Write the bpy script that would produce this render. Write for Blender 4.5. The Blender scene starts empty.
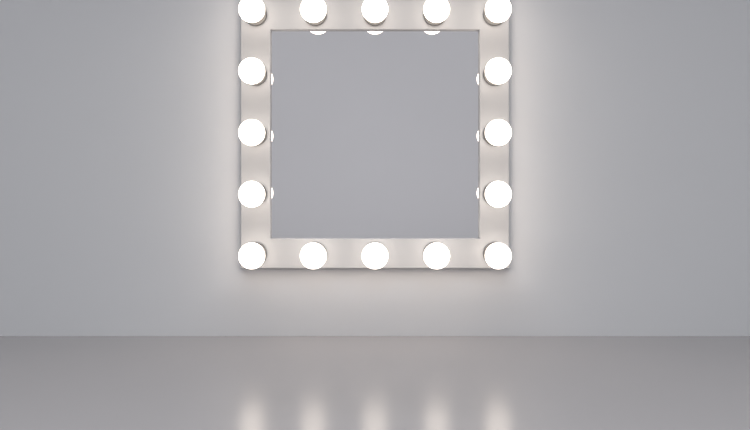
import bpy, bmesh, math

scene = bpy.context.scene
C = scene.collection
PX = 0.003                      # metres per photograph pixel on the face of the mirror frame


# ------------------------------------------------------------------ helpers
def material(name, color, rough=0.6, spec=0.5, metallic=0.0, mottle=0.0, mottle_scale=3.0, bump=0.0, bump_scale=250.0):
    m = bpy.data.materials.new(name)
    m.use_nodes = True
    nt = m.node_tree
    b = nt.nodes['Principled BSDF']
    b.inputs['Base Color'].default_value = (*color, 1)
    b.inputs['Roughness'].default_value = rough
    b.inputs['Metallic'].default_value = metallic
    b.inputs['Specular IOR Level'].default_value = spec
    tc = nt.nodes.new('ShaderNodeTexCoord')
    if mottle:
        n = nt.nodes.new('ShaderNodeTexNoise')
        n.inputs['Scale'].default_value = mottle_scale
        n.inputs['Detail'].default_value = 3
        r = nt.nodes.new('ShaderNodeValToRGB')
        r.color_ramp.elements[0].position = 0.3
        r.color_ramp.elements[1].position = 0.7
        r.color_ramp.elements[0].color = (*[c * (1 - mottle) for c in color], 1)
        r.color_ramp.elements[1].color = (*[min(1, c * (1 + mottle)) for c in color], 1)
        nt.links.new(tc.outputs['Object'], n.inputs['Vector'])
        nt.links.new(n.outputs['Fac'], r.inputs['Fac'])
        nt.links.new(r.outputs['Color'], b.inputs['Base Color'])
    if bump:
        n = nt.nodes.new('ShaderNodeTexNoise')
        n.inputs['Scale'].default_value = bump_scale
        bp = nt.nodes.new('ShaderNodeBump')
        bp.inputs['Strength'].default_value = bump
        bp.inputs['Distance'].default_value = 0.001
        nt.links.new(tc.outputs['Object'], n.inputs['Vector'])
        nt.links.new(n.outputs['Fac'], bp.inputs['Height'])
        nt.links.new(bp.outputs['Normal'], b.inputs['Normal'])
    return m


def glow(name, color, strength):
    m = bpy.data.materials.new(name)
    m.use_nodes = True
    nt = m.node_tree
    b = nt.nodes['Principled BSDF']
    b.inputs['Base Color'].default_value = (0.9, 0.9, 0.88, 1)
    b.inputs['Roughness'].default_value = 0.35
    b.inputs['Emission Color'].default_value = (*color, 1)
    b.inputs['Emission Strength'].default_value = strength
    return m


def link(name, bm, mat, parent=None, loc=(0, 0, 0), smooth=False):
    bmesh.ops.recalc_face_normals(bm, faces=bm.faces)
    me = bpy.data.meshes.new(name)
    bm.to_mesh(me)
    bm.free()
    if smooth:
        for p in me.polygons:
            p.use_smooth = True
        me.set_sharp_from_angle(angle=math.radians(38))
    me.materials.append(mat)
    o = bpy.data.objects.new(name, me)
    C.objects.link(o)
    o.location = loc
    o.parent = parent
    return o


def box_bm(x0, x1, y0, y1, z0, z1, bevel=0.0):
    bm = bmesh.new()
    bmesh.ops.create_cube(bm, size=1)
    for v in bm.verts:
        v.co = ((x0 + x1) / 2 + v.co.x * (x1 - x0), (y0 + y1) / 2 + v.co.y * (y1 - y0), (z0 + z1) / 2 + v.co.z * (z1 - z0))
    if bevel:
        bmesh.ops.bevel(bm, geom=bm.edges[:], offset=bevel, segments=2, affect='EDGES')
    return bm


def lathe_bm(profile, seg=48):
    """profile of (radius, distance along -Y); a radius of 0 closes the surface with one point."""
    bm = bmesh.new()
    rings = []
    for r, d in profile:
        if r < 1e-7:
            rings.append([bm.verts.new((0, -d, 0))])
        else:
            rings.append([bm.verts.new((r * math.cos(2 * math.pi * i / seg), -d, r * math.sin(2 * math.pi * i / seg))) for i in range(seg)])
    for a, b in zip(rings, rings[1:]):
        for i in range(seg):
            j = (i + 1) % seg
            if len(a) == 1 and len(b) == 1:
                continue
            if len(a) == 1:
                bm.faces.new((a[0], b[i], b[j]))
            elif len(b) == 1:
                bm.faces.new((a[i], a[j], b[0]))
            else:
                bm.faces.new((a[i], a[j], b[j], b[i]))
    return bm


# ------------------------------------------------------------------ materials
M_WALL = material('grey_wall_paint', (0.715, 0.715, 0.732), 0.75, 0.25, mottle=0.008, mottle_scale=1.5, bump=0.03)
M_CEIL = material('ceiling_paint', (0.72, 0.72, 0.73), 0.8, 0.2, mottle=0.008)
M_FLOOR = material('satin_grey_floor', (0.305, 0.289, 0.293), 0.22, 0.34, mottle=0.008, mottle_scale=2.0)
M_FRAME = material('white_lacquer', (0.47, 0.472, 0.485), 0.5, 0.4, mottle=0.006, mottle_scale=8)
M_GLASS = material('silvered_glass', (0.92, 0.9, 0.905), 0.015, 0.5, metallic=1.0)
M_BACK = material('backing_board', (0.45, 0.44, 0.43), 0.8, 0.2, mottle=0.02)
M_SOCKET = material('socket_porcelain', (0.17, 0.165, 0.162), 0.45, 0.4, mottle=0.01)
M_BULB = glow('frosted_bulb_glow', (1.0, 0.88, 0.765), 4.3)

# ------------------------------------------------------------------ camera geometry
F = 860.0                       # focal length in photograph pixels
HORIZON = 180.0                 # pixel row of the eye level
T = 10 * PX                     # depth of the mirror box off the wall
D = F * PX                      # eye to the face of the frame
WALL_D = D + T
EYE = (336.0 - HORIZON) / F * WALL_D          # eye height above the floor
CZ = EYE + (HORIZON - 134.1) * PX             # centre height of the mirror

# ------------------------------------------------------------------ the room
HX, DEPTH, H, TH = 3.2, 4.4, 3.0, 0.1
def structure(name, bm, mat):
    o = link(name, bm, mat)
    o['kind'] = 'structure'
    return o
structure('floor', box_bm(-HX, HX, -DEPTH, 0, -TH, 0), M_FLOOR)
structure('ceiling', box_bm(-HX, HX, -DEPTH, 0, H, H + TH), M_CEIL)
structure('wall_back', box_bm(-HX - TH, HX + TH, 0, TH, -TH, H + TH), M_WALL)
structure('wall_front', box_bm(-HX - TH, HX + TH, -DEPTH - TH, -DEPTH, -TH, H + TH), M_WALL)
structure('wall_left', box_bm(-HX - TH, -HX, -DEPTH, 0, -TH, H + TH), M_WALL)
structure('wall_right', box_bm(HX, HX + TH, -DEPTH, 0, -TH, H + TH), M_WALL)

# ------------------------------------------------------------------ the vanity mirror
root = bpy.data.objects.new('vanity_mirror', None)
C.objects.link(root)
root.location = (0, 0, CZ)      # where its back meets the wall
root.empty_display_size = 0.2
root['label'] = 'square white-framed vanity mirror with glowing round bulbs hung on the grey wall'
root['category'] = 'mirror'

OUT, INN = 134.2 * PX, 104.6 * PX
RECESS = 5.8 * PX
# frame: a hollow square rail with a rabbet, softly rounded front edges
bm = bmesh.new()
def ring(h, y):
    return [bm.verts.new((sx * h, y, sz * h)) for sx, sz in ((-1, -1), (1, -1), (1, 1), (-1, 1))]
c = 0.0016
loops = [ring(OUT, 0), ring(OUT, -T + c), ring(OUT - 0.3 * c, -T + 0.3 * c), ring(OUT - c, -T),
         ring(INN + c, -T), ring(INN + 0.3 * c, -T + 0.3 * c), ring(INN, -T + c), ring(INN, -T + RECESS),
         ring(INN + 0.012, -T + RECESS), ring(INN + 0.012, 0)]
for a, b in zip(loops, loops[1:] + loops[:1]):
    for i in range(4):
        j = (i + 1) % 4
        bm.faces.new((a[i], a[j], b[j], b[i]))
link('frame', bm, M_FRAME, root)
GY = -T + RECESS
link('mirror_glass', box_bm(-INN - 0.011, INN + 0.011, GY, GY + 0.004, -INN - 0.011, INN + 0.011), M_GLASS, root)
link('back_panel', box_bm(-INN - 0.0115, INN + 0.0115, GY + 0.004, -0.001, -INN - 0.0115, INN + 0.0115), M_BACK, root)

# bulb: frosted globe on a short neck
BR, BC, SH, NR = 12.8 * PX, 27.5 * PX, 2.8 * PX, 6 * PX
prof = [(0, SH - 0.006), (NR * 0.96, SH - 0.006), (NR, SH), (NR, SH + 0.012)]
a0 = math.asin((NR + 0.0015) / BR)
n = 22
for i in range(n + 1):
    a = a0 + (math.pi - a0) * i / n
    prof.append((BR * math.sin(a) if i < n else 0.0, BC - BR * math.cos(a)))
bulb_proto = link('light_bulb', lathe_bm(prof), M_BULB, root, smooth=True)
# socket: porcelain collar with a foot flange, rounded lip and a hollow that takes the neck
SR = 11.3 * PX
sp = [(0, 0), (SR, 0), (SR, 0.004), (SR - 0.0008, 0.0062), (SR - 0.0024, 0.0074), (SR - 0.007, SH - 0.0012), (NR + 0.004, SH),
      (NR + 0.0022, SH), (NR + 0.0010, SH - 0.0012), (NR + 0.0010, SH - 0.008), (0, SH - 0.008)]
socket_proto = link('socket', lathe_bm(sp), M_SOCKET, bulb_proto, smooth=True)
socket_proto['label'] = 'grey collar around the base of the bulb'

P = 119.35 * PX
grid = [-P, -P / 2, 0, P / 2, P]
spots = [(x, z) for z in reversed(grid) for x in grid if abs(x) > P * 0.9 or abs(z) > P * 0.9]
for k, (x, z) in enumerate(spots):
    b = bulb_proto if k == 0 else bulb_proto.copy()
    if k:
        C.objects.link(b)
        b.parent = root
        s = socket_proto.copy()
        C.objects.link(s)
        s.parent = b
    b.location = (x, -T, z)

# ------------------------------------------------------------------ added fill: a broad soft area light under the ceiling, no real fixture
def area(name, loc, size, size_y, power, color, rot=(0, 0, 0)):
    l = bpy.data.lights.new(name, 'AREA')
    l.shape = 'RECTANGLE'
    l.size, l.size_y, l.energy, l.color = size, size_y, power, color
    o = bpy.data.objects.new(name, l)
    C.objects.link(o)
    o.location = loc
    o.rotation_euler = rot
    return o
area('overhead_fill', (0, -2.6, H - 0.02), 5.0, 3.3, 101, (0.94, 0.975, 1.0)).data.spread = math.radians(112)

w = bpy.data.worlds.new('world')
scene.world = w
w.use_nodes = True
w.node_tree.nodes['Background'].inputs['Color'].default_value = (0.5, 0.52, 0.55, 1)
w.node_tree.nodes['Background'].inputs['Strength'].default_value = 0.3

# ------------------------------------------------------------------ camera
cam = bpy.data.cameras.new('camera')
cam.sensor_fit = 'HORIZONTAL'
cam.sensor_width = 36
cam.lens = F / 750 * 36
cam.shift_y = -(215 - HORIZON) / 750
cam.clip_start = 0.05
co = bpy.data.objects.new('camera', cam)
C.objects.link(co)
co.location = (0, -WALL_D, EYE)
co.rotation_euler = (math.pi / 2, 0, 0)
scene.camera = co

scene.view_settings.view_transform = 'Standard'
scene.view_settings.look = 'None'
scene.view_settings.exposure = 0.0
scene.view_settings.gamma = 1.0
scene.view_settings.use_curve_mapping = False
